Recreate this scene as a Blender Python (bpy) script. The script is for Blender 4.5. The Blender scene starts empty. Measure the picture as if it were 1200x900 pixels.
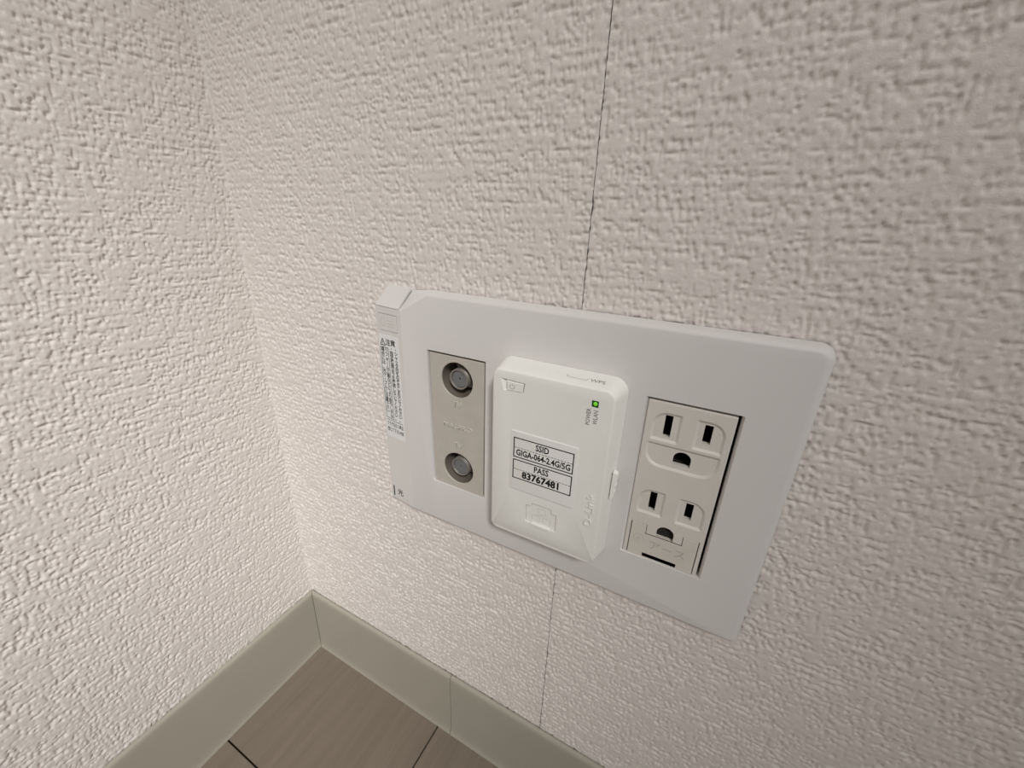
import bpy, bmesh, math, random
import numpy as np
from mathutils import Vector, Matrix
from mathutils.geometry import tessellate_polygon

random.seed(7)
scene = bpy.context.scene
COL = scene.collection
MM = 0.001                                   # all shapes below are written in millimetres
# world axes: back wall is the plane y = 0 (room at y < 0), left wall is x = 0, floor is z = 0

# ------------------------------------------------------------------ camera
CAM_R = ((0.88576617, 0.46282413, 0.03481562),
         (0.20464740, -0.32212941, -0.92431168),
         (-0.41657861, 0.82584894, -0.38004708))
cam = bpy.data.cameras.new('camera')
cam.sensor_fit = 'HORIZONTAL'
cam.sensor_width = 36.0
cam.lens = 477.135 / 1200.0 * 36.0
cam.clip_start = 0.002
cam.clip_end = 50.0
cam_ob = bpy.data.objects.new('camera', cam)
COL.objects.link(cam_ob)
m = Matrix.Identity(4)
for i in range(3):
    m[i][0] = CAM_R[0][i]
    m[i][1] = -CAM_R[1][i]
    m[i][2] = -CAM_R[2][i]
m.translation = Vector((0.236150, -0.137832, 0.327214))
cam_ob.matrix_world = m
scene.camera = cam_ob

# ------------------------------------------------------------------ light
world = bpy.data.worlds.new('room_light')
scene.world = world
world.use_nodes = True
bg = world.node_tree.nodes['Background']
bg.inputs['Color'].default_value = (1.0, 0.965, 0.925, 1)
bg.inputs['Strength'].default_value = 0.385


def area(name, loc, target, size, power, color):
    l = bpy.data.lights.new(name, 'AREA')
    l.shape = 'DISK'
    l.size = size
    l.energy = power
    l.color = color
    o = bpy.data.objects.new(name, l)
    o.location = loc
    o.rotation_euler = (Vector(target) - Vector(loc)).to_track_quat('-Z', 'Y').to_euler()
    COL.objects.link(o)
    return o


def spot(name, loc, target, radius, power, cone, blend, color, beam):
    l = bpy.data.lights.new(name, 'SPOT')
    l.shadow_soft_size = radius
    l.energy = power
    l.spot_size = math.radians(cone)
    l.spot_blend = blend
    l.color = color
    # bell curve around the axis, shaping the added fall-off
    l.use_nodes = True
    nt = l.node_tree
    em = next(n for n in nt.nodes if n.type == 'EMISSION')
    tc = nt.nodes.new('ShaderNodeTexCoord')
    sx = nt.nodes.new('ShaderNodeSeparateXYZ')
    nt.links.new(tc.outputs['Normal'], sx.inputs[0])

    def op(kind, a, b_):
        n = nt.nodes.new('ShaderNodeMath')
        n.operation = kind
        for i, v in enumerate((a, b_)):
            if hasattr(v, 'links'):
                nt.links.new(v, n.inputs[i])
            else:
                n.inputs[i].default_value = v
        return n.outputs[0]

    s2 = op('SUBTRACT', 1.0, op('MULTIPLY', sx.outputs['Z'], sx.outputs['Z']))
    nt.links.new(op('POWER', math.e, op('MULTIPLY', s2, -1.0 / beam ** 2)), em.inputs['Strength'])
    o = bpy.data.objects.new(name, l)
    o.location = loc
    o.rotation_euler = (Vector(target) - Vector(loc)).to_track_quat('-Z', 'Y').to_euler()
    COL.objects.link(o)
    return o


spot('added_corner_spot', (0.98, -1.16, 1.50), (0.03, -0.09, 0.20), 0.17, 193.0, 60.0, 0.5, (1.0, 0.988, 0.97), 0.100)  # added lamp, its beam shaped so brightness drops away from the corner

scene.view_settings.view_transform = 'Standard'
scene.view_settings.look = 'None'
scene.view_settings.exposure = 0.0
scene.view_settings.gamma = 1.0
scene.view_settings.use_curve_mapping = False


# ------------------------------------------------------------------ materials
def mat(name, color, rough=0.5, spec=0.5, metal=0.0, emit=None, emit_s=0.0, vary=None, bump=None):
    """vary = (scale, amount) mottles the colour; bump = (scale, distance_mm) adds fine relief"""
    M = bpy.data.materials.new(name)
    M.use_nodes = True
    nt = M.node_tree
    b = nt.nodes['Principled BSDF']
    b.inputs['Base Color'].default_value = (*color, 1)
    b.inputs['Roughness'].default_value = rough
    b.inputs['Specular IOR Level'].default_value = spec
    b.inputs['Metallic'].default_value = metal
    if emit:
        b.inputs['Emission Color'].default_value = (*emit, 1)
        b.inputs['Emission Strength'].default_value = emit_s
    tc = None
    if vary or bump:
        tc = nt.nodes.new('ShaderNodeNewGeometry')
    if vary:
        n = nt.nodes.new('ShaderNodeTexNoise')
        n.inputs['Scale'].default_value = vary[0]
        n.inputs['Detail'].default_value = 4
        nt.links.new(tc.outputs['Position'], n.inputs['Vector'])
        r = nt.nodes.new('ShaderNodeMapRange')
        r.inputs['From Min'].default_value = 0.3
        r.inputs['From Max'].default_value = 0.7
        r.inputs['To Min'].default_value = 1 - vary[1]
        r.inputs['To Max'].default_value = 1 + vary[1]
        nt.links.new(n.outputs['Fac'], r.inputs['Value'])
        x = nt.nodes.new('ShaderNodeVectorMath')
        x.operation = 'SCALE'
        x.inputs[0].default_value = color
        nt.links.new(r.outputs['Result'], x.inputs['Scale'])
        nt.links.new(x.outputs['Vector'], b.inputs['Base Color'])
    if bump:
        n = nt.nodes.new('ShaderNodeTexNoise')
        n.inputs['Scale'].default_value = bump[0]
        n.inputs['Detail'].default_value = 5
        nt.links.new(tc.outputs['Position'], n.inputs['Vector'])
        bp = nt.nodes.new('ShaderNodeBump')
        bp.inputs['Distance'].default_value = bump[1] * MM
        bp.inputs['Strength'].default_value = 1.0
        nt.links.new(n.outputs['Fac'], bp.inputs['Height'])
        nt.links.new(bp.outputs['Normal'], b.inputs['Normal'])
    return M


M_PAPER = mat('wallpaper_vinyl', (0.75, 0.70, 0.66), 0.75, 0.25, vary=(420, 0.03), bump=(2200, 0.10))


def paper_far_relief(M):
    """the same emboss as fine bump on the stretches of wall beyond the modelled relief (attribute far = 1)"""
    nt = M.node_tree
    L = nt.links.new
    bsdf = nt.nodes['Principled BSDF']
    first = bsdf.inputs['Normal'].links[0].from_socket
    geo = nt.nodes.new('ShaderNodeNewGeometry')
    hs = []
    for sc_, lo_, hi_ in (((480, 480, 760), 0.50, 0.34), ((190, 190, 900), 0.46, 0.30), ((900, 900, 260), 0.46, 0.30)):
        mp = nt.nodes.new('ShaderNodeMapping')
        mp.inputs['Scale'].default_value = sc_
        L(geo.outputs['Position'], mp.inputs['Vector'])
        n = nt.nodes.new('ShaderNodeTexNoise')
        n.inputs['Scale'].default_value = 1.0
        n.inputs['Detail'].default_value = 1.0
        L(mp.outputs['Vector'], n.inputs['Vector'])
        r = nt.nodes.new('ShaderNodeMapRange')
        r.interpolation_type = 'SMOOTHSTEP'
        r.inputs['From Min'].default_value = hi_
        r.inputs['From Max'].default_value = lo_
        L(n.outputs['Fac'], r.inputs['Value'])
        hs.append(r.outputs['Result'])
    m1 = nt.nodes.new('ShaderNodeMath')
    m1.operation = 'MINIMUM'
    L(hs[0], m1.inputs[0])
    L(hs[1], m1.inputs[1])
    m2 = nt.nodes.new('ShaderNodeMath')
    m2.operation = 'MINIMUM'
    L(m1.outputs[0], m2.inputs[0])
    L(hs[2], m2.inputs[1])
    at_ = nt.nodes.new('ShaderNodeAttribute')
    at_.attribute_name = 'far'
    bp = nt.nodes.new('ShaderNodeBump')
    bp.inputs['Distance'].default_value = 0.2 * MM
    L(at_.outputs['Fac'], bp.inputs['Strength'])
    L(m2.outputs[0], bp.inputs['Height'])
    L(first, bp.inputs['Normal'])
    L(bp.outputs['Normal'], bsdf.inputs['Normal'])


paper_far_relief(M_PAPER)
M_PLASTER = mat('plasterboard', (0.45, 0.42, 0.38), 0.9, 0.1)
M_PLATE = mat('plate_plastic', (0.705, 0.69, 0.668), 0.5, 0.25, bump=(2500, 0.004))
M_ROUTER = mat('router_plastic', (0.845, 0.84, 0.795), 0.5, 0.2, vary=(60, 0.01), bump=(3000, 0.004))
M_TV = mat('tv_panel_plastic', (0.515, 0.482, 0.425), 0.45, 0.4, vary=(150, 0.04))
M_OUTLET = mat('outlet_plastic', (0.70, 0.665, 0.615), 0.40, 0.45, vary=(120, 0.015))
M_DOOR = mat('earth_cover_plastic', (0.68, 0.64, 0.575), 0.42, 0.45, vary=(120, 0.02))
M_BASE = mat('baseboard_vinyl', (0.395, 0.370, 0.312), 0.5, 0.35, vary=(30, 0.02), bump=(900, 0.02))
M_INK = mat('black_ink', (0.012, 0.012, 0.013), 0.6, 0.2)
M_GREYINK = mat('grey_ink', (0.22, 0.21, 0.20), 0.6, 0.2)
M_FAINT = mat('faint_engraving', (0.46, 0.44, 0.41), 0.6, 0.2)
M_STICKER = mat('white_sticker', (0.82, 0.815, 0.785), 0.45, 0.4)
M_CAUTION = mat('caution_sticker', (0.80, 0.80, 0.80), 0.4, 0.4)
M_METAL = mat('nickel', (0.40, 0.375, 0.34), 0.5, 0.5, 0.7)
M_DIEL = mat('grey_dielectric', (0.17, 0.175, 0.18), 0.5, 0.4)
M_WELL = mat('brown_well', (0.165, 0.142, 0.118), 0.5, 0.4)  # darker brown than the panel around it
M_TVTEXT = mat('raised_letter_lit', (0.60, 0.57, 0.505), 0.45, 0.4)  # paler than the panel, painting in the light on the raised letters
M_LUG = mat('dark_brown_lug', (0.14, 0.12, 0.10), 0.5, 0.4)
M_DARK = mat('cavity_shade', (0.03, 0.028, 0.026), 0.8, 0.1)  # near-black colour painted in for the shade inside holes and slots
M_GAP = mat('floor_underlay', (0.035, 0.02, 0.015), 0.8, 0.1)
M_LED = mat('led_green', (0.10, 0.55, 0.03), 0.3, 0.5, emit=(0.35, 0.9, 0.05), emit_s=0.28)
M_LEDRIM = mat('led_housing', (0.015, 0.08, 0.01), 0.3, 0.5)


def wood():
    M = bpy.data.materials.new('greige_wood')
    M.use_nodes = True
    nt = M.node_tree
    b = nt.nodes['Principled BSDF']
    g = nt.nodes.new('ShaderNodeNewGeometry')
    mp = nt.nodes.new('ShaderNodeMapping')
    mp.inputs['Scale'].default_value = (210, 14, 60)
    nt.links.new(g.outputs['Position'], mp.inputs['Vector'])
    n = nt.nodes.new('ShaderNodeTexNoise')
    n.inputs['Scale'].default_value = 1.0
    n.inputs['Detail'].default_value = 6
    n.inputs['Distortion'].default_value = 0.6
    nt.links.new(mp.outputs['Vector'], n.inputs['Vector'])
    r = nt.nodes.new('ShaderNodeValToRGB')
    r.color_ramp.elements[0].position = 0.28
    r.color_ramp.elements[0].color = (0.205, 0.168, 0.131, 1)
    r.color_ramp.elements[1].position = 0.72
    r.color_ramp.elements[1].color = (0.245, 0.204, 0.163, 1)
    nt.links.new(n.outputs['Fac'], r.inputs['Fac'])
    nt.links.new(r.outputs['Color'], b.inputs['Base Color'])
    b.inputs['Roughness'].default_value = 0.5
    b.inputs['Specular IOR Level'].default_value = 0.3
    return M


M_WOOD = wood()


# ------------------------------------------------------------------ mesh helpers
def link(o, parent=None):
    COL.objects.link(o)
    if parent:
        o.parent = parent
    return o


def empty(name, label, cat, loc=(0, 0, 0)):
    o = bpy.data.objects.new(name, None)
    o.empty_display_size = 0.01
    o['label'] = label
    o['category'] = cat
    return link(o)


class MB:
    """collects polygons in millimetres"""

    def __init__(self):
        self.v = []
        self.f = []

    def add(self, pts):
        i = len(self.v)
        self.v.extend([tuple(p) for p in pts])
        return list(range(i, i + len(pts)))

    def face(self, pts):
        self.f.append(self.add(pts))

    def loft(self, rings, closed=True):
        ids = [self.add(r) for r in rings]
        n = len(ids[0])
        for a, b in zip(ids[:-1], ids[1:]):
            for k in range(n if closed else n - 1):
                k2 = (k + 1) % n
                self.f.append([a[k], a[k2], b[k2], b[k]])
        return ids

    def cap(self, loops):
        """flat cap, first loop is the outline and the others are holes"""
        vs = [[Vector(p) for p in l] for l in loops]
        flat = [p for l in vs for p in l]
        ids = self.add(flat)
        for t in tessellate_polygon(vs):
            self.f.append([ids[k] for k in t])

    def box(self, x0, x1, y0, y1, z0, z1):
        c = [(x, y, z) for x in (x0, x1) for y in (y0, y1) for z in (z0, z1)]
        i = self.add(c)
        for q in ((0, 1, 3, 2), (4, 6, 7, 5), (0, 4, 5, 1), (2, 3, 7, 6), (0, 2, 6, 4), (1, 5, 7, 3)):
            self.f.append([i[k] for k in q])

    def obox(self, o, r, u, n, a0, a1, b0, b1, c0, c1):
        """box in the frame (o; r, u, n)"""
        o, r, u, n = Vector(o), Vector(r), Vector(u), Vector(n)
        c = [o + r * a + u * b + n * d for a in (a0, a1) for b in (b0, b1) for d in (c0, c1)]
        i = self.add(c)
        for q in ((0, 1, 3, 2), (4, 6, 7, 5), (0, 4, 5, 1), (2, 3, 7, 6), (0, 2, 6, 4), (1, 5, 7, 3)):
            self.f.append([i[k] for k in q])

    def build(self, name, material, parent=None, smooth=None, merge=1e-4):
        bm = bmesh.new()
        vs = [bm.verts.new(Vector(p) * MM) for p in self.v]
        for f in self.f:
            try:
                bm.faces.new([vs[k] for k in f])
            except ValueError:
                pass
        bmesh.ops.remove_doubles(bm, verts=bm.verts, dist=merge * MM * 10)
        bmesh.ops.recalc_face_normals(bm, faces=bm.faces)
        me = bpy.data.meshes.new(name)
        bm.to_mesh(me)
        bm.free()
        me.materials.append(material)
        if smooth:
            me.shade_smooth()
            me.set_sharp_from_angle(angle=math.radians(smooth))
        return link(bpy.data.objects.new(name, me), parent)


def arc_corner(cx, cz, r, a0, n):
    return [(cx + r * math.cos(a0 + math.pi / 2 * k / n), cz + r * math.sin(a0 + math.pi / 2 * k / n)) for k in range(n + 1)]


def rr(x0, x1, z0, z1, r, n=6):
    """rounded rectangle counter-clockwise from bottom left; r = one radius or (bl, br, tr, tl)"""
    if not isinstance(r, (tuple, list)):
        r = (r,) * 4
    return (arc_corner(x0 + r[0], z0 + r[0], r[0], math.pi, n) + arc_corner(x1 - r[1], z0 + r[1], r[1], 1.5 * math.pi, n)
            + arc_corner(x1 - r[2], z1 - r[2], r[2], 0, n) + arc_corner(x0 + r[3], z1 - r[3], r[3], math.pi / 2, n))


def inset(pts, d):
    """offset a counter-clockwise outline inward by d"""
    n = len(pts)
    out = []
    for k in range(n):
        p, a, b = Vector(pts[k]), Vector(pts[k - 1]), Vector(pts[(k + 1) % n])
        e1, e2 = (p - a), (b - p)
        if e1.length < 1e-9 or e2.length < 1e-9:
            out.append(tuple(p))
            continue
        e1.normalize()
        e2.normalize()
        n1, n2 = Vector((-e1.y, e1.x)), Vector((-e2.y, e2.x))
        q = n1 + n2
        q = q / max(0.35, q.dot(n1))
        out.append(tuple(p + q * d))
    return out


def at(pts, y):
    return [(x, y, z) for x, z in pts]


def circle(cx, cz, r, n=40):
    return [(cx + r * math.cos(2 * math.pi * k / n), cz + r * math.sin(2 * math.pi * k / n)) for k in range(n)]


def lathe(mb, cx, cz, prof, n=40):
    mb.loft([at(circle(cx, cz, r, n), y) for r, y in prof])


X, Y, Z = Vector((1, 0, 0)), Vector((0, 1, 0)), Vector((0, 0, 1))


def text(name, body, parent, material, o, size, right=X, up=Z, sx=1.0, align='CENTER', depth=0.03, bold=0.0, width=None, valign='CENTER', space=1.0):
    """raised or printed lettering: o in mm is the anchor, size is the em in mm"""
    c = bpy.data.curves.new(name, 'FONT')
    c.body = body
    c.align_x = align
    c.align_y = valign
    c.size = 1.0
    c.resolution_u = 2
    c.extrude = 0.5
    c.offset = bold
    c.space_character = space
    t = bpy.data.objects.new(name, c)
    COL.objects.link(t)
    bpy.context.view_layer.update()
    me = bpy.data.meshes.new_from_object(t.evaluated_get(bpy.context.evaluated_depsgraph_get()))
    bpy.data.objects.remove(t)
    bpy.data.curves.remove(c)
    right, up = Vector(right).normalized(), Vector(up).normalized()
    nrm = right.cross(up)
    xs = [v.co.x for v in me.vertices]
    if width and xs:
        sx = width / ((max(xs) - min(xs)) * size)
    for v in me.vertices:
        p = v.co
        v.co = (Vector(o) + right * (p.x * size * sx) + up * (p.y * size) + nrm * ((p.z + 0.5) * depth)) * MM
    me.name = name
    me.materials.clear()
    me.materials.append(material)
    me.update()
    return link(bpy.data.objects.new(name, me), parent)


def join_into(name, objs, parent):
    """join small printed pieces (all one material) into one lettering mesh"""
    bm = bmesh.new()
    mats = objs[0].data.materials[0]
    for o in objs:
        bm.from_mesh(o.data)
    me = bpy.data.meshes.new(name)
    bm.to_mesh(me)
    bm.free()
    me.materials.append(mats)
    for o in objs:
        d = o.data
        bpy.data.objects.remove(o)
        bpy.data.meshes.remove(d)
    return link(bpy.data.objects.new(name, me), parent)


# ------------------------------------------------------------------ wallpaper relief (a woven cloth emboss)
N, STEP = 1024, 0.38
rng = np.random.default_rng(11)
FX = np.fft.fftfreq(N, STEP)[:, None]        # cycles per mm along the wall
FZ = np.fft.fftfreq(N, STEP)[None, :]        # cycles per mm up the wall


def conv(img, tf):
    return np.fft.ifft2(np.fft.fft2(img) * tf).real


def low(f, s):
    return np.exp(-2 * (math.pi * f * s) ** 2)


def field(tf):
    f = conv(rng.standard_normal((N, N)), tf)
    return f / f.std()


def dents(pitch_x, pitch_z, sx, sz, keep, rowmod, depth=1.0, jit=0.35):
    """little dents between the threads: a jittered grid of soft dimples, unit peak"""
    L = N * STEP
    nx, nz = int(L / pitch_x), int(L / pitch_z)
    gx, gz = np.meshgrid(np.arange(nx), np.arange(nz), indexing='ij')
    px = (gx + 0.5 * (gz % 2) + rng.normal(0, jit, gx.shape)) * L / nx
    wander = 0.45 * np.sin(gx * 0.21 + gz * 1.7) + 0.3 * np.sin(gx * 0.083 + gz * 0.9)
    pz = (gz + rng.normal(0, jit * 0.35, gx.shape) + wander * 0.25) * L / nz
    amp = rng.gamma(1.6, 0.6, gx.shape) * (rng.random(gx.shape) < keep)
    ix, iz = np.round(px / STEP).astype(int) % N, np.round(pz / STEP).astype(int) % N
    amp = amp * rowmod[ix, iz]
    img = np.zeros((N, N))
    np.add.at(img, (ix, iz), amp)
    k = conv(img, low(FX, sx) * low(FZ, sz)) * (2 * math.pi * sx * sz) / STEP ** 2
    return k


def weave():
    """plain-woven cloth pattern pressed into vinyl: flat threads with dents where they cross"""
    patch = np.clip(0.95 + 0.42 * field(low(FX, 5.5) * low(FZ, 1.1)), 0, 2.2)
    patch2 = np.clip(0.9 + 0.45 * field(low(FX, 2.2) * low(FZ, 3.0)), 0, 2.2)
    d = dents(1.6, 3.0, 0.34, 0.55, 0.75, patch)                # upright dents in rows
    d += 0.8 * dents(1.4, 1.6, 0.32, 0.36, 0.45, patch2)        # small dots
    d += 0.75 * dents(5.0, 3.0, 1.05, 0.31, 0.45, patch)         # dashes along the weft
    d += 0.95 * dents(3.0, 5.0, 0.31, 1.1, 0.50, patch2)         # dashes along the warp
    d = 1.25 * np.tanh(d / 1.25)
    rows = field(low(FX, 3.0) * np.exp(-((np.abs(FZ) - 0.33) / 0.06) ** 2 / 2))
    soft = field(low(FX, 1.0) * low(FZ, 0.7))
    fine = field(low(FX, 0.38) * low(FZ, 0.34))
    big = field(low(FX, 6) * low(FZ, 6))
    return -RELIEF * d + 0.012 * rows + 0.022 * soft + 0.020 * fine + 0.02 * big


RELIEF = 0.60
H_BACK = weave()
H_LEFT = weave()


def grid_axis(lo, dense0, dense1, hi):
    a = list(np.arange(dense0, dense1 + 1e-6, STEP))
    s, v = STEP, dense1
    while v < hi:
        s = min(s * 1.35, 60)
        v += s
        a.append(min(v, hi))
    s, v = STEP, dense0
    pre = []
    while v > lo:
        s = min(s * 1.35, 60)
        v -= s
        pre.append(max(v, lo))
    return np.array(pre[::-1] + a)


FIL = 0.5                                     # the paper turns the corner in a soft radius


def paper(name, axis, H, lo, d0, d1, hi, parent, jitter=False):
    """axis 'x': sheet on the back wall; axis 'y': sheet on the left wall (coordinate = distance from the corner)"""
    A = grid_axis(lo, d0, d1, hi)
    B = grid_axis(53.5, 53.5, 420.0, 1500.0)
    ia = np.round(A / STEP).astype(int) % N
    ib = np.round(B / STEP).astype(int) % N
    h = H[np.ix_(ia, ib)].copy()
    fa = np.clip(1 - (A - d1) / 8, 0, 1)       # modelled relief hands over to bump
    fb = np.clip(1 - (B - 420) / 8, 0, 1)
    near = fa[:, None] * fb[None, :]
    h *= near
    h *= np.clip((A - 0.1) / 0.6, 0, 1)[:, None]
    f = np.where(A < FIL, FIL - np.sqrt(np.maximum(0, FIL ** 2 - (FIL - A) ** 2)), 0.0)
    out = h + f[:, None]
    AA, BB = np.meshgrid(A, B, indexing='ij')
    co = np.empty((A.size * B.size, 3), dtype=np.float32)
    if axis == 'x':
        co[:, 0], co[:, 1] = AA.ravel(), -out.ravel()
    else:
        co[:, 0], co[:, 1] = out.ravel(), -AA.ravel()
    co[:, 2] = BB.ravel()
    co *= MM
    na, nb = A.size, B.size
    q = np.arange((na - 1) * nb).reshape(na - 1, nb)[:, :-1]
    quads = np.stack([q, q + nb, q + nb + 1, q + 1], axis=-1)
    if axis == 'x':                           # leave the pocket behind the plate open
        cx = (A[:-1] + A[1:]) / 2
        cz = (B[:-1] + B[1:]) / 2
        hole = ((cx > 122) & (cx < 258))[:, None] & ((cz > 200) & (cz < 281))[None, :]
        quads = quads[~hole]
    else:
        quads = quads.reshape(-1, 4)[:, ::-1]
    quads = quads.reshape(-1, 4).astype(np.int32)
    me = bpy.data.meshes.new(name)
    me.vertices.add(len(co))
    me.vertices.foreach_set('co', co.ravel())
    me.loops.add(quads.size)
    me.loops.foreach_set('vertex_index', quads.ravel())
    me.polygons.add(len(quads))
    me.polygons.foreach_set('loop_start', np.arange(0, quads.size, 4, dtype=np.int32))
    me.update(calc_edges=True)
    at_ = me.attributes.new('far', 'FLOAT', 'POINT')
    at_.data.foreach_set('value', (1 - near).ravel().astype(np.float32))
    me.shade_smooth()
    me.materials.append(M_PAPER)
    return link(bpy.data.objects.new(name, me), parent)


# ------------------------------------------------------------------ the setting
SEAM = 193.0
b = MB()
b.box(-60, 120, 1.4, 60, -20, 1500)
b.box(260, 1500, 1.4, 60, -20, 1500)
b.box(120, 260, 1.4, 60, -20, 198)
b.box(120, 260, 1.4, 60, 283, 1500)
b.box(120, 260, 45, 60, 198, 283)
wall_back = b.build('wall_back', M_PLASTER)
wall_back['kind'] = 'structure'
fm = 0.14
paper('wallpaper_sheet', 'x', H_BACK, fm, fm, SEAM - 0.035, SEAM - 0.035, wall_back)
paper('wallpaper_sheet', 'x', np.roll(H_BACK, 377, axis=1), SEAM + 0.035, SEAM + 0.035, 362.0, 1500.0, wall_back)

b = MB()
b.box(-60, -1.4, -1500, 1.3, -20, 1500)
wall_left = b.build('wall_left', M_PLASTER)
wall_left['kind'] = 'structure'
paper('wallpaper_sheet', 'y', H_LEFT, fm, fm, 165.0, 1500.0, wall_left)

# floor: dark underlay with separate planks on it
b = MB()
b.box(-60, 1500, -1500, 60, -20, -3.2)
floor = b.build('floor', M_GAP)
floor['kind'] = 'structure'


def plank(x0, x1, y0, y1):
    k = MB()
    c = 0.35
    lo = [(x0, y0), (x1, y0), (x1, y1), (x0, y1)]
    hi = [(x0 + c, y0 + c), (x1 - c, y0 + c), (x1 - c, y1 - c), (x0 + c, y1 - c)]
    r = [[(p[0], p[1], z) for p in q] for q, z in ((lo, -3.2), (lo, -0.4), (hi, 0.0))]
    k.loft(r)
    k.face(r[0])
    k.face(r[2])
    return k.build('plank', M_WOOD, floor)


G = 0.45
JX, JY = 121.8, -78.0
plank(0, JX - G, JY + G, -0.5)
plank(0, JX - G, -985, JY - G)
plank(0, JX - G, -1499, -985 - 2 * G)
for k in range(5):
    xa = JX + G + k * 303
    xb = min(xa + 303 - 2 * G, 1499)
    off = (-520, -240, -690, -390, -610)[k]
    plank(xa, xb, off + G, -0.5)
    plank(xa, xb, -1499, off - G)

# soft vinyl baseboards: thin, rounded on top, toe flared at the floor
PROF = [(0.4, 0.0), (5.5, 0.0), (5.45, 0.5), (5.1, 1.1), (4.65, 2.2), (4.3, 4.5), (4.0, 9), (3.6, 20), (3.1, 38), (2.9, 49),
        (2.85, 52.4), (2.6, 53.9), (2.0, 54.9), (1.2, 55.2), (0.4, 55.0)]


def base_strip(parent, axis, stations, name='baseboard_strip'):
    """stations = list of (along, extra_depth); the first one may be mitred into the corner"""
    k = MB()
    rings = []
    for a, mitre, jog in stations:
        ring = []
        for d, z in PROF:
            al = (d + a if mitre else a) + jog * math.sin(z / 55 * 5.2)
            ring.append((al, -d, z) if axis == 'x' else (d, -al, z))
        rings.append(ring)
    k.loft(rings)
    k.face(rings[0])
    k.face(rings[-1])
    return k.build(name, M_BASE, parent, smooth=40)


def struct_empty(name):
    o = bpy.data.objects.new(name, None)
    o.empty_display_size = 0.01
    o['kind'] = 'structure'
    return link(o)


bb_back = struct_empty('baseboard_back')
base_strip(bb_back, 'x', [(0, True, 0), (60, False, 0), (131.9, False, 0.25)])
base_strip(bb_back, 'x', [(132.25, False, 0.25), (500, False, 0), (1499, False, 0)])
bb_left = struct_empty('baseboard_left')
base_strip(bb_left, 'y', [(0.32, True, 0), (300, False, 0), (1499, False, 0)])

# ------------------------------------------------------------------ three-gang wall plate
plate = empty('wall_plate', 'wide white three-gang wall plate mounted on the textured wallpaper above the baseboard', 'wall plate')
ZC = 240.1
OW, OH = 14.66, 33.34                        # half size of a module opening
XT, XR, XO = 142.9, 188.9, 234.9             # centres of the three modules
FY = -6.0


def rc(cx, cz, r, a0, n=6):
    return arc_corner(cx, cz, r, a0, n)


outer = [(129, 182.3)] + rc(267.2 - 2.2, 182.3 + 2.2, 2.2, -math.pi / 2) + rc(267.2 - 4.5, 297.9 - 4.5, 4.5, 0) + [(129, 297.9), (118.3, 297.9), (114.5, 182.3)]
face_ = [(129, 184.4)] + rc(263.9 - 1.0, 184.4 + 1.0, 1.0, -math.pi / 2) + rc(263.9 - 2.0, 295.8 - 2.0, 2.0, 0) + [(129, 295.8), (114.5, 287.8), (114.5, 184.4)]
prof = [(0, 0.12), (0.06, 0.35), (0.16, 0.62), (0.32, 0.82), (0.55, 0.93), (0.78, 0.985), (1, 1)]
rings = []
for s, g in prof:
    r = []
    for k, (p, q) in enumerate(zip(outer, face_)):
        t = g if k == len(outer) - 2 else s
        r.append((p[0] + (q[0] - p[0]) * t, FY * g, p[1] + (q[1] - p[1]) * t))
    rings.append(r)
b = MB()
b.loft(rings)
holes = []
for cx in (XT, XO):
    o = rr(cx - OW, cx + OW, ZC - OH, ZC + OH, 0.35, 2)
    li = 0.3 if cx == XT else 0.6
    i1 = rr(cx - OW + li, cx + OW - li, ZC - OH + 0.05, ZC + OH - 0.1, 0.3, 2)
    holes.append(at(o, FY))
    b.loft([at(o, FY), at(i1, FY + 1.0), at(i1, -0.5)])
b.cap([rings[-1]] + holes)
frame = b.build('plate_frame', M_PLATE, plate, smooth=35)

# left side strip: optical fibre entry, tilted a little towards the wall
UX, UY = 16.3 / 16.422, -2.0 / 16.422


def sp(u, z, h=0.0):
    return (98.2 + UX * u + UY * h, -4 + UY * u - UX * h, z)


SR, SU, SN = Vector((UX, UY, 0)), Z, Vector((UY, -UX, 0))
ZT, ZB = 288.3, 191.9
b = MB()
TAB = rr(1.9, 14.0, 277.6, 285.5, 0.2, 1)


def sec(z, dy, thin=False):
    if thin:
        return [(103.4, 0.3, z), (103.4, -0.05 + dy, z), (118.2, -0.05 + dy, z), (118.2, 0.3, z)]
    return [(97.4, 0.3, z), (98.2, -4 + dy, z), (114.5, -6 + dy, z), (117.5, 0.3, z)]


b.loft([sec(297.6, 0.25, True), sec(ZT + 0.1, 0.9), sec(ZT + 0.1, 0.0)])
b.loft([sec(184.2, 0.0), sec(183.2, 0.5), sec(182.5, 1.9), sec(182.3, 3.6)])
top, bot = sec(ZT + 0.1, 0), sec(184.2, 0)
b.face([top[0], top[1], bot[1], bot[0]])
b.face([top[2], top[3], bot[3], bot[2]])
tab_loop = [sp(u, z) for u, z in TAB]
CAPH = [(1.35, 185.2), (12.8, 185.2), (12.8, 193.4), (1.35, 193.4)]
cap_loop = [sp(u, z) for u, z in CAPH]
b.cap([[bot[1], bot[2], top[2], top[1]], tab_loop, cap_loop])
b.loft([cap_loop, [sp(u, z, -3.0) for u, z in CAPH]])
b.cap([[sp(u, z, -3.0) for u, z in CAPH]])
b.loft([tab_loop, [sp(u, z, -1.0) for u, z in TAB]])
b.cap([[sp(u, z, -1.0) for u, z in TAB]])
strip = b.build('side_strip', M_PLATE, plate, smooth=None)
strip['label'] = 'narrow chamfered strip along the left edge of the plate'
b = MB()
t_in = inset(TAB, 0.24)
b.loft([[sp(u, z, -0.9) for u, z in t_in], [sp(u, z, 0.0) for u, z in t_in]])
b.cap([[sp(u, z, 0.0) for u, z in t_in]])
tab = b.build('knockout_tab', M_PLATE, strip)
b = MB()


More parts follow.
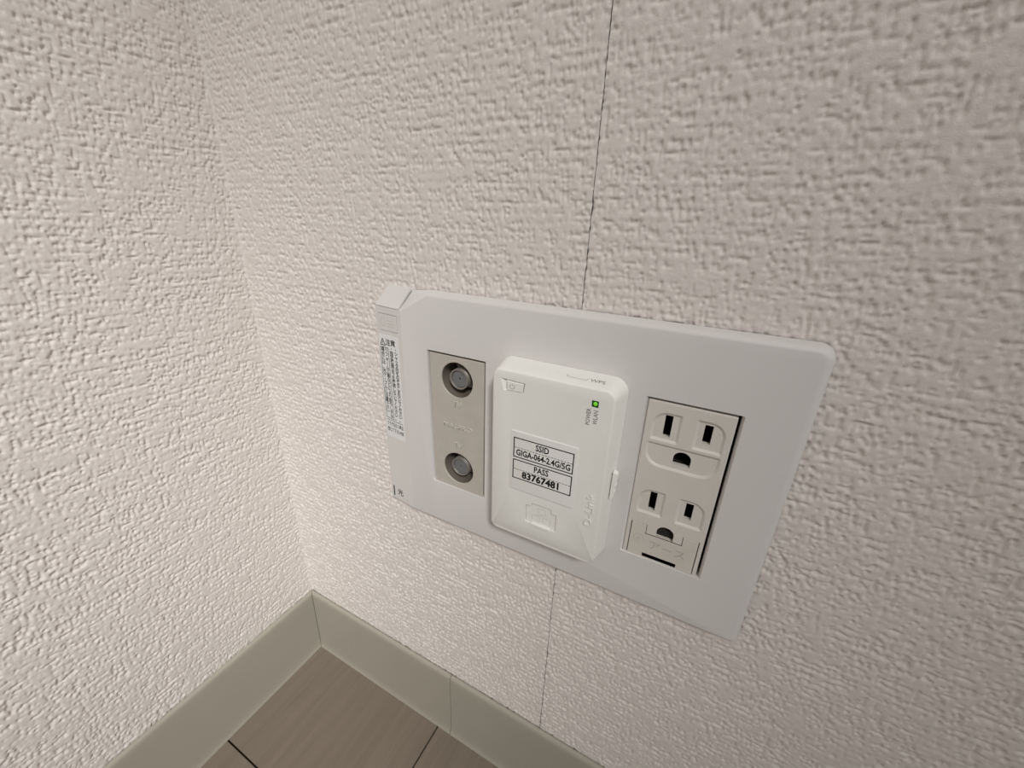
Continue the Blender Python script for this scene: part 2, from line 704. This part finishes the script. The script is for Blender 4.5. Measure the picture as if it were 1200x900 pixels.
def groove_line(k, p0, p1, w, frame3, o, h=0.02):
    """thin printed line between 2-D points in a plane frame"""
    r, u, n = frame3
    d = Vector((p1[0] - p0[0], p1[1] - p0[1]))
    L = d.length
    d.normalize()
    rr_ = r * d.x + u * d.y
    uu_ = r * (-d.y) + u * d.x
    k.obox(Vector(o) + r * p0[0] + u * p0[1], rr_, uu_, n, 0, L, -w / 2, w / 2, 0, h)


SF = (SR, SU, SN)
so = sp(0, 0)
for k in range(16):
    a0, a1 = 2 * math.pi * k / 16, 2 * math.pi * (k + 1) / 16
    groove_line(b, (4.6 + 1.5 * math.cos(a0), 281.6 + 1.9 * math.sin(a0)), (4.6 + 1.5 * math.cos(a1), 281.6 + 1.9 * math.sin(a1)), 0.14, SF, so)
for zz, ua, ub in ((282.6, 7.3, 11.8), (281.2, 7.3, 12.6), (279.9, 7.3, 12.2)):
    u = ua
    while u < ub:
        w = random.uniform(0.35, 0.8)
        groove_line(b, (u, zz), (min(u + w, ub), zz + random.uniform(-.15, .15)), 0.22, SF, so)
        u += w + 0.25
tm = b.build('moulded_marks', M_FAINT, strip)


def slab_quad(k, q, t):
    """flat plate of thickness t under the quad q (counter-clockwise from outside)"""
    q = [Vector(p) for p in q]
    n = (q[1] - q[0]).cross(q[3] - q[0]).normalized()
    lo = [p - n * t for p in q]
    hi = [p for p in q]
    k.loft([lo, hi])
    k.face(hi)
    k.face(lo[::-1])


def planar(a, b_, c, x, z):
    """point at (x, z) in the plane through a, b_, c"""
    a, b_, c = Vector(a), Vector(b_), Vector(c)
    n = (b_ - a).cross(c - a)
    return (x, a.y - (n.x * (x - a.x) + n.z * (z - a.z)) / n.y, z)


b = MB()
slab_quad(b, [sp(0.35, ZT + 0.45), sp(15.3, ZT + 0.35), planar(sp(0.35, ZT + 0.45), sp(15.3, ZT + 0.35), (103.6, -0.35, 297.6), 117.9, 297.6), (103.6, -0.35, 297.6)], 0.8)
flap = b.build('end_flap', M_PLATE, strip)
b = MB()
ce = [(2.5, 185.6), (12.6, 185.5), (12.75, 193.35), (1.5, 193.35), (1.5, 192.0), (2.5, 191.9)]
b.loft([[sp(u, z, -1.2) for u, z in ce], [sp(u, z, 0.0) for u, z in ce]])
b.cap([[sp(u, z, 0.0) for u, z in ce]])
capo = b.build('end_cap', M_PLATE, strip)
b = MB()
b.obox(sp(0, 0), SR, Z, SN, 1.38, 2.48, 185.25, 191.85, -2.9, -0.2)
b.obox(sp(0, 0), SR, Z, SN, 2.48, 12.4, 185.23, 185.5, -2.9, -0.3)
b.build('cap_gap_shade', M_DARK, strip)  # near-black blocks put in as the shade of the gap around the cap
text('optical_mark', '光', strip, M_INK, sp(7.0, 189.1, 0.02), 4.3, right=SR, up=Z, bold=0.012)

# caution sticker on the strip
L0, L1, LZ0, LZ1 = 0.7, 13.9, 222.6, 275.8
b = MB()
st = rr(L0, L1, LZ0, LZ1, 0.8, 4)
b.loft([[sp(u, z, 0.0) for u, z in st], [sp(u, z, 0.09) for u, z in st]])
b.cap([[sp(u, z, 0.09) for u, z in st]])
caution = b.build('caution_label', M_CAUTION, plate)
caution['label'] = 'narrow white caution sticker with black Japanese print'
parts = []


def cpos(u, z):
    return sp(u, z, 0.095)


KW = dict(right=SR, up=Z, depth=0.02)
# the warning triangle
b = MB()
tri = [(1.75, 270.6), (5.05, 270.6), (3.4, 273.7)]
for k in range(3):
    groove_line(b, tri[k], tri[(k + 1) % 3], 0.42, SF, sp(0, 0, 0.095))
groove_line(b, (3.4, 272.5), (3.4, 271.5), 0.4, SF, sp(0, 0, 0.095))
groove_line(b, (3.4, 271.2), (3.4, 270.95), 0.4, SF, sp(0, 0, 0.095))
# frame around the two left columns, rule under the columns
for p0, p1 in (((1.45, 269.6), (6.9, 269.6)), ((1.45, 269.6), (1.45, 233.2)), ((6.9, 269.6), (6.9, 232.6)), ((1.45, 233.2), (6.9, 232.8)),
               ((1.5, 231.9), (13.2, 231.9))):
    groove_line(b, p0, p1, 0.26, SF, sp(0, 0, 0.095))
parts.append(b.build('t', M_INK))
parts.append(text('t', '注意', None, M_INK, cpos(8.6, 272.1), 3.3, bold=0.02, **KW))


def column(s, u, z0, z1, size):
    n = len(s)
    for k, ch in enumerate(s):
        if ch == ' ':
            continue
        z = z0 + (z1 - z0) * (k + 0.5) / n
        if ch == 'ー':
            q = MB()
            groove_line(q, (u, z + 0.75), (u, z - 0.75), 0.28, SF, sp(0, 0, 0.095))
            parts.append(q.build('t', M_INK))
            continue
        parts.append(text('t', ch, None, M_INK, cpos(u, z), size, bold=0.018, **KW))


column('・シャッタ内をのぞきこまないでください。', 11.9, 270.4, 232.6, 2.35)
column('・指定機器以外を接続しないでください。', 8.9, 270.4, 232.6, 2.3)
column('リフォーム工事などにより取外しする', 5.45, 269.3, 233.2, 2.3)
column('場合には、光ケーブルに注意下さい', 2.95, 269.3, 235.5, 2.3)
parts.append(text('t', 'プラグを抜く時は', None, M_INK, cpos(7.4, 229.6), 2.5, bold=0.015, width=11.4, **KW))
parts.append(text('t', '閉じて下さいPSE', None, M_INK, cpos(7.4, 226.4), 2.6, bold=0.015, width=11.4, **KW))
lt = join_into('lettering', parts, caution)

# ------------------------------------------------------------------ TV socket module
tv = empty('tv_socket', 'beige television socket module with two round coaxial connectors at the left of the plate', 'tv socket')
b = MB()
PY = -5.45
po = [(129.65, 206.95), (156.3, 206.9), (156.5, 272.35), (129.05, 272.4)]
prings = [at(po, 12), at(po, PY + 0.25), at(inset(po, 0.2), PY)]
b.loft(prings)
HOLES = ((143.0, 262.0), (143.05, 217.9))
hl = []
for cx, cz in HOLES:
    c0, c1 = circle(cx, cz, 8.15, 48), circle(cx, cz, 8.0, 48)
    hl.append(at(c0, PY))
    b.loft([at(c0, PY), at(c1, PY + 0.2), at(c1, PY + 0.9)])
b.cap([prings[-1]] + hl)
panel = b.build('socket_panel', M_TV, tv, smooth=30)
for cx, cz in HOLES:
    k = MB()
    k.loft([at(circle(cx, cz, 7.97, 48), PY + 0.7), at(circle(cx, cz, 7.2, 48), 5.5)])
    k.cap([at(circle(cx, cz, 7.2, 48), 5.5)])
    k.build('connector_well', M_WELL, tv, smooth=40)
    k = MB()
    pr = [(6.0, 5.4), (6.0, 3.0), (4.75, 3.0)]
    y = 2.6
    while y > -3.0:
        pr += [(4.75, y), (4.45, y - 0.25), (4.75, y - 0.5)]
        y -= 0.55
    pr += [(4.75, -3.6), (4.55, -3.95), (4.1, -3.95), (3.95, -3.7), (3.9, 1.0)]
    lathe(k, cx, cz, pr, 36)
    con = k.build('coaxial_connector', M_METAL, tv, smooth=35)
    k = MB()
    lathe(k, cx, cz, [(3.85, 1.0), (3.85, -3.0), (3.6, -3.25), (0.62, -3.25), (0.5, -3.1), (0.5, 2.0)], 32)
    k.build('dielectric', M_DIEL, con, smooth=35)
    k = MB()
    lathe(k, cx, cz, [(0.55, 0.5), (0.55, 2.2)], 12)
    k.cap([at(circle(cx, cz, 0.55, 12), 0.5)])
    k.build('pin_hole_shade', M_DARK, con)
    for a in (105, -20):
        k = MB()
        d = Vector((math.cos(math.radians(a)), 0, math.sin(math.radians(a))))
        e = Vector((-d.z, 0, d.x))
        k.obox((cx, 0, cz), d, e, -Y, 4.4, 7.1, -1.5, 1.5, -5.0, 0.8)
        k.build('lug', M_LUG, con)
text('lettering', 'TV', tv, M_TVTEXT, (143.0, PY + 0.03, 250.6), 4.2, sx=0.95, depth=0.34)
text('lettering', 'MASPRO', tv, M_TVTEXT, (143.1, PY + 0.03, 239.6), 3.2, width=15.4, depth=0.34)
text('lettering', 'TV', tv, M_TVTEXT, (143.0, PY + 0.03, 230.2), 4.0, sx=0.95, depth=0.28)

# ------------------------------------------------------------------ grounded double power outlet
out = empty('power_outlet', 'cream double power outlet with earth holes and earth cover at the right of the plate', 'power outlet')
b = MB()
ob = rr(220.95, 248.0, 206.9, 272.45, 0.4, 2)
org = [at(ob, 18), at(ob, PY + 0.5), at(inset(ob, 0.15), PY + 0.15), at(inset(ob, 0.5), PY)]
b.loft(org)
hl = []
cav = []


def recess(pts, depth, wall, slots, deep=16.0):
    """sunk panel in the outlet face with slots going deep"""
    hl.append(at(pts, PY))
    q1, q2 = inset(pts, wall * 0.45), inset(pts, wall)
    b.loft([at(pts, PY), at(q1, PY + depth * 0.35), at(q2, PY + depth)])
    for s in slots:
        b.loft([at(s, PY + depth), at(s, PY + depth + 1.7)])
        cav.append(s)
    b.cap([at(q2, PY + depth)] + [at(s, PY + depth) for s in slots])


def arch(x0, x1, z0, z1, n=10):
    w = (x1 - x0) / 2
    cx = (x0 + x1) / 2
    h = z1 - w * 0.9
    return [(x0, z0), (x1, z0)] + [(cx + w * math.cos(math.pi * k / n), h + w * 0.9 * math.sin(math.pi * k / n)) for k in range(n + 1)]


for dz in (0.0, -31.0):
    recess(rr(223.3, 232.6, 257.9 + dz, 268.8 + dz, (0.8, 0.8, 0.8, 4.8)), 0.6, 0.9, [rr(227.2, 229.65, 259.7 + dz, 268.1 + dz - .35, 0.15, 2)])
    recess(rr(236.9, 246.1, 257.7 + dz, 268.8 + dz, (0.8, 0.8, 4.8, 0.8)), 0.6, 0.9, [rr(239.5, 242.0, 260.6 + dz, 267.4 + dz, 0.15, 2)])
recess(rr(222.7, 246.3, 247.6, 256.9, (5.5, 5.5, 0.7, 0.7)), 0.6, 0.9, [arch(232.1, 237.75, 250.2, 255.4)])
DOOR = [(222.75, 205.9), (228.5, 205.9), (228.5, 208.9), (240.6, 208.9), (240.6, 205.9), (246.45, 205.9), (246.45, 222.0), (241.15, 222.0), (241.15, 218.2), (228.2, 218.2), (228.2, 222.0), (222.75, 222.0)]
cut = [(222.55, 207.2), (246.65, 207.2), (246.65, 222.2), (240.95, 222.2), (240.95, 218.4), (237.9, 218.4)]
w = 3.0
cut += [(234.9 + w * math.cos(math.pi * k / 10), 221.0 + 2.7 * math.sin(math.pi * k / 10)) for k in range(11)]
cut += [(231.9, 218.4), (228.4, 218.4), (228.4, 222.2), (222.55, 222.2)]
hl.append(at(cut, PY))
b.loft([at(cut, PY), at(cut, 10)])
b.cap([at(cut, 10)])
b.cap([org[-1]] + hl)
body = b.build('outlet_body', M_OUTLET, out, smooth=14)
for c_ in cav:
    k = MB()
    big_c = inset(c_, -0.25)
    k.loft([at(big_c, PY + 2.2), at(big_c, 10)])
    k.cap([at(big_c, 10)])
    k.build('contact_cavity_shade', M_DARK, out)  # coloured dark in place of the shade deep in the slot
k = MB()
k.box(230.5, 239.3, PY + 1.9, 9.0, 217.5, 225.5)
k.build('contact_cavity_shade', M_DARK, out)  # dark block put in as the shade inside the earth hole
k = MB()
dr = [(x, max(z, 207.0) if z < 206.5 else z) for x, z in DOOR]
dr = [(x, z + 0.0) for x, z in dr]
k.loft([at(dr, -1.5), at(dr, PY + 0.1), at(inset(dr, 0.12), PY - 0.02)])
k.cap([at(inset(dr, 0.12), PY - 0.02)])
k.face(at(dr, -1.5))
door = k.build('earth_cover', M_DOOR, out, smooth=30)
door['label'] = 'hinged earth terminal cover below the lower socket'
text('lettering', 'アース', door, M_FAINT, (236.7, PY - 0.03, 213.6), 4.3, width=12.5, depth=0.03)
k = MB()
for q in range(14):
    a0, a1 = 2 * math.pi * q / 16 - 0.4, 2 * math.pi * (q + 1) / 16 - 0.4
    groove_line(k, (226.1 + 1.9 * math.cos(a0), 215.2 + 1.9 * math.sin(a0)), (226.1 + 1.9 * math.cos(a1), 215.2 + 1.9 * math.sin(a1)), 0.13, (X, Z, -Y), (0, PY - 0.02, 0))
for p0, p1 in (((226.1, 216.4), (226.1, 215.2)), ((225.2, 215.2), (227.0, 215.2)), ((225.5, 214.6), (226.7, 214.6)), ((225.8, 214.1), (226.4, 214.1))):
    groove_line(k, p0, p1, 0.13, (X, Z, -Y), (0, PY - 0.02, 0))
k.build('earth_symbol', M_FAINT, door)
k = MB()
k.box(229.5, 239.9, -4.4, -2.2, 206.92, 208.9)
k.box(228.6, 229.5, -4.3, -2.0, 207.0, 208.3)
k.box(239.7, 240.5, -4.3, -2.0, 207.0, 208.3)
k.build('finger_slot_shade', M_DARK, out)  # dark blocks filling the notch as its painted shade

# ------------------------------------------------------------------ wall-mounted wireless access point
ap = empty('wireless_router', 'small off-white wireless router with network label standing proud of the plate', 'router')
RY = -16.0
b = MB()
rbase = rr(164.5, 214.3, 200.2, 278.2, (5.0, 5.5, 5.5, 5.5), 8)
rp = [(0.25, -6.0), (0.0, -6.4), (1.0, -10.8), (1.85, -15.0), (2.1, -15.55), (2.45, -15.87), (2.9, -16.0)]
rings = []
for i_, y in rp:
    r = inset(rbase, i_)
    rings.append([(x, y, z) for x, z in r])


def low_slope(p):
    """the bottom of the face leans back towards the wall"""
    x, y, z = p
    if y > -12:
        return p
    t = max(0.0, min(1.0, (207.5 - z) / 3.5))
    return (x, y + 1.0 * t * (-y - 12) / 4.0, z)


rings = [[low_slope(p) for p in r] for r in rings]
b.loft(rings)
b.cap([rings[0]])
last = rings[-1]
P1, P2 = (175.2, RY, 226.3), (201.9, RY, 226.3)
n = len(last)
# ring runs bl corner (9), br corner (9), tr (9), tl (9)
iBL, iBR = 1, 9 + 7
upper = last[iBR:] + last[:iBL + 1] + [P1, P2]
BTN = [(171.3, 268.1), (179.4, 268.5), (180.0, 272.3), (169.8, 272.7)]
LEDH = rr(204.6, 207.0, 269.6, 272.0, 0.3, 2)
b.cap([upper, at(BTN, RY), at(LEDH, RY)])
b.loft([at(BTN, RY), at([(172.2, 268.1), (179.4, 268.5), (180.0, 272.3), (172.0, 272.6)], RY + 1.0)])
b.cap([at([(172.2, 268.1), (179.4, 268.5), (180.0, 272.3), (172.0, 272.6)], RY + 1.0)])
b.loft([at(LEDH, RY), at(LEDH, RY + 0.8)])
b.cap([at(LEDH, RY + 0.8)])
# sloped lower panel with the network port
lower = last[iBL:iBR + 1]
za, zb = 226.3, sum(p[2] for p in lower) / len(lower)
yb = sum(p[1] for p in lower[4:12]) / 8
zb = min(p[2] for p in lower)


def ly(z, h=0.0):
    t = (za - z) / (za - zb)
    return RY + (yb - RY) * t - h


PORT = [(182.7, 211.9), (196.0, 211.9), (196.0, 220.3), (193.9, 220.3), (193.9, 222.3), (185.2, 222.3), (185.2, 220.6), (182.7, 220.6)]
pl = [(x, ly(z), z) for x, z in PORT]
b.cap([[P1] + lower + [P2], pl])
pd = [(x, ly(z, -1.0), z) for x, z in PORT]
b.loft([pl, pd])
b.cap([pd])
b.build('router_body', M_ROUTER, ap, smooth=24)
# power button
k = MB()
bt = [(172.75, 268.3), (179.0, 268.55), (179.5, 272.0), (172.5, 272.15)]
bq = [(x, z) for x, z in bt]
k.loft([at(bq, RY + 1.0), at(bq, RY + 0.05), at(inset(bq, 0.25), RY - 0.12)])
k.cap([at(inset(bq, 0.25), RY - 0.12)])
btn = k.build('power_button', M_ROUTER, ap, smooth=30)
k = MB()
for q in range(12):
    a0, a1 = math.radians(125 + 290 * q / 12), math.radians(125 + 290 * (q + 1) / 12)
    groove_line(k, (174.9 + 0.95 * math.cos(a0), 270.2 + 0.95 * math.sin(a0)), (174.9 + 0.95 * math.cos(a1), 270.2 + 0.95 * math.sin(a1)), 0.2, (X, Z, -Y), (0, RY - 0.12, 0))
groove_line(k, (174.9, 270.3), (174.9, 271.3), 0.2, (X, Z, -Y), (0, RY - 0.12, 0))
k.build('power_symbol', mat('button_print', (0.36, 0.35, 0.33), 0.6), btn)
# green light
k = MB()
lo_ = inset(LEDH, 0.05)
k.loft([at(lo_, RY + 0.8), at(lo_, RY + 0.1)])
k.cap([at(lo_, RY + 0.1)])
led = k.build('status_light', M_LEDRIM, ap)
k = MB()
lathe(k, 205.85, 270.85, [(0.74, RY + 0.2), (0.7, RY), (0.45, RY - 0.12), (0.05, RY - 0.16)], 16)
k.build('green_lens', M_LED, led, smooth=60)
VU = dict(right=Z, up=-X)
text('lettering', 'POWER', ap, M_GREYINK, (204.0, RY - 0.01, 265.7), 2.1, width=6.2, depth=0.02, bold=0.012, **VU)
text('lettering', 'WLAN', ap, M_GREYINK, (206.5, RY - 0.01, 266.0), 2.1, width=5.2, depth=0.02, bold=0.012, **VU)
text('lettering', 'D-Link', ap, M_ROUTER, (208.6, RY + 0.03, 228.1), 4.1, width=14.3, depth=0.26, bold=0.0, **VU)
# top edge: button bracket and lettering
tr = X
tu = Vector((0, 1, 0.2024)).normalized()
tn = tr.cross(tu)
to = Vector((0, -12.0, 276.99))
k = MB()
for p0, p1 in (((193.6, 1.3), (193.9, 0.0)), ((193.9, 0.0), (201.0, -0.2)), ((201.0, -0.2), (201.3, 1.4))):
    groove_line(k, p0, p1, 0.22, (tr, tu, tn), to)
groove_line(k, (189.9, 1.2), (190.2, 1.2), 0.25, (tr, tu, tn), to)
k.build('pairing_button_outline', M_FAINT, ap)
text('lettering', 'WPS', ap, M_GREYINK, tuple(to + tr * 204.7 + tu * 0.4), 2.6, right=tr, up=tu, width=5.2, depth=0.02)
# slider on the right edge
k = MB()
sl = [(232.0, 0.0), (233.0, 1.3), (235.4, 1.5), (235.8, 1.1), (236.4, 1.5), (238.4, 1.7), (238.8, 1.3), (239.4, 1.7), (241.6, 1.9), (243.0, 1.6), (243.6, 0.0)]
k.loft([[(213.9 + d, y, z) for z, d in sl] for y in (-8.2, -10.6)])
k.face([(213.9 + d, -8.2, z) for z, d in sl])
k.face([(213.9 + d, -10.6, z) for z, d in sl])
k.build('side_switch', M_ROUTER, ap)
# port cover with network symbol
k = MB()
pc = inset(PORT, 0.22)
k.loft([[(x, ly(z, -0.99), z) for x, z in pc], [(x, ly(z, -0.6), z) for x, z in pc]])
k.cap([[(x, ly(z, -0.6), z) for x, z in pc]])
lip = [(185.5, 210.9), (193.7, 210.9), (193.7, 212.4), (185.5, 212.4)]
k.loft([[(x, ly(z, -0.5), z) for x, z in lip], [(x, ly(z, 0.30), z) for x, z in lip], [(x, ly(z, 0.45), z) for x, z in inset(lip, 0.25)]])
k.cap([[(x, ly(z, 0.45), z) for x, z in inset(lip, 0.25)]])
port = k.build('port_cover', M_ROUTER, ap, smooth=30)
k = MB()
U3 = Vector((0, ly(220) - ly(219), 1)).normalized()
N3 = X.cross(U3)
o3 = Vector((0, ly(216.0, -0.6), 216.0))


def box_lines(x0, x1, z0, z1):
    for p0, p1 in (((x0, z0), (x1, z0)), ((x1, z0), (x1, z1)), ((x1, z1), (x0, z1)), ((x0, z1), (x0, z0))):
        groove_line(k, p0, p1, 0.16, (X, U3, N3), o3)


box_lines(188.0, 191.2, 1.6, 4.2)
box_lines(185.6, 188.8, -2.6, 0.2)
box_lines(190.2, 193.4, -2.6, 0.2)
for p0, p1 in (((187.2, 0.2), (187.2, 0.9)), ((187.2, 0.9), (191.8, 0.9)), ((191.8, 0.9), (191.8, 0.2)), ((189.6, 0.9), (189.6, 1.6))):
    groove_line(k, p0, p1, 0.16, (X, U3, N3), o3)
k.build('network_symbol', mat('port_print', (0.60, 0.585, 0.54), 0.5), port)
# network label
k = MB()
lb = rr(175.3, 202.0, 226.5, 252.7, 0.5, 3)
k.loft([at(lb, RY + 0.02), at(lb, RY - 0.22), at(inset(lb, 0.1), RY - 0.26)])
k.cap([at(inset(lb, 0.1), RY - 0.26)])
lab = k.build('network_label', M_STICKER, ap, smooth=30)
lab['label'] = 'white sticker with boxed network name and password'
LY = RY - 0.262
k = MB()
LF = (X, Z, -Y)
for z0, z1 in ((241.6, 249.9), (232.0, 240.3)):
    for p0, p1 in (((176.7, z0), (200.6, z0)), ((200.6, z0), (200.6, z1)), ((200.6, z1), (176.7, z1)), ((176.7, z1), (176.7, z0))):
        d = (Vector(p1) - Vector(p0)).normalized() * 0.14
        groove_line(k, Vector(p0) - d, Vector(p1) + d, 0.42, LF, (0, LY, 0))
    x = 177.0
    zm = (z0 + z1) / 2
    while x < 200.3:
        groove_line(k, (x, zm), (min(x + 0.9, 200.4), zm), 0.2, LF, (0, LY, 0))
        x += 1.25
prt = [k.build('t', M_INK)]
TK = dict(depth=0.02)
prt.append(text('t', 'SSID', None, M_INK, (188.4, LY, 247.75), 3.7, width=5.4, bold=0.024, **TK))
prt.append(text('t', 'GIGA-064-2.4G/5G', None, M_INK, (188.75, LY, 243.65), 3.6, width=22.0, bold=0.03, **TK))
prt.append(text('t', 'PASS', None, M_INK, (188.5, LY, 238.2), 3.7, width=6.0, bold=0.024, **TK))
prt.append(text('t', '83767481', None, M_INK, (188.6, LY, 234.1), 4.1, width=15.4, bold=0.04, **TK))
join_into('lettering', prt, lab)
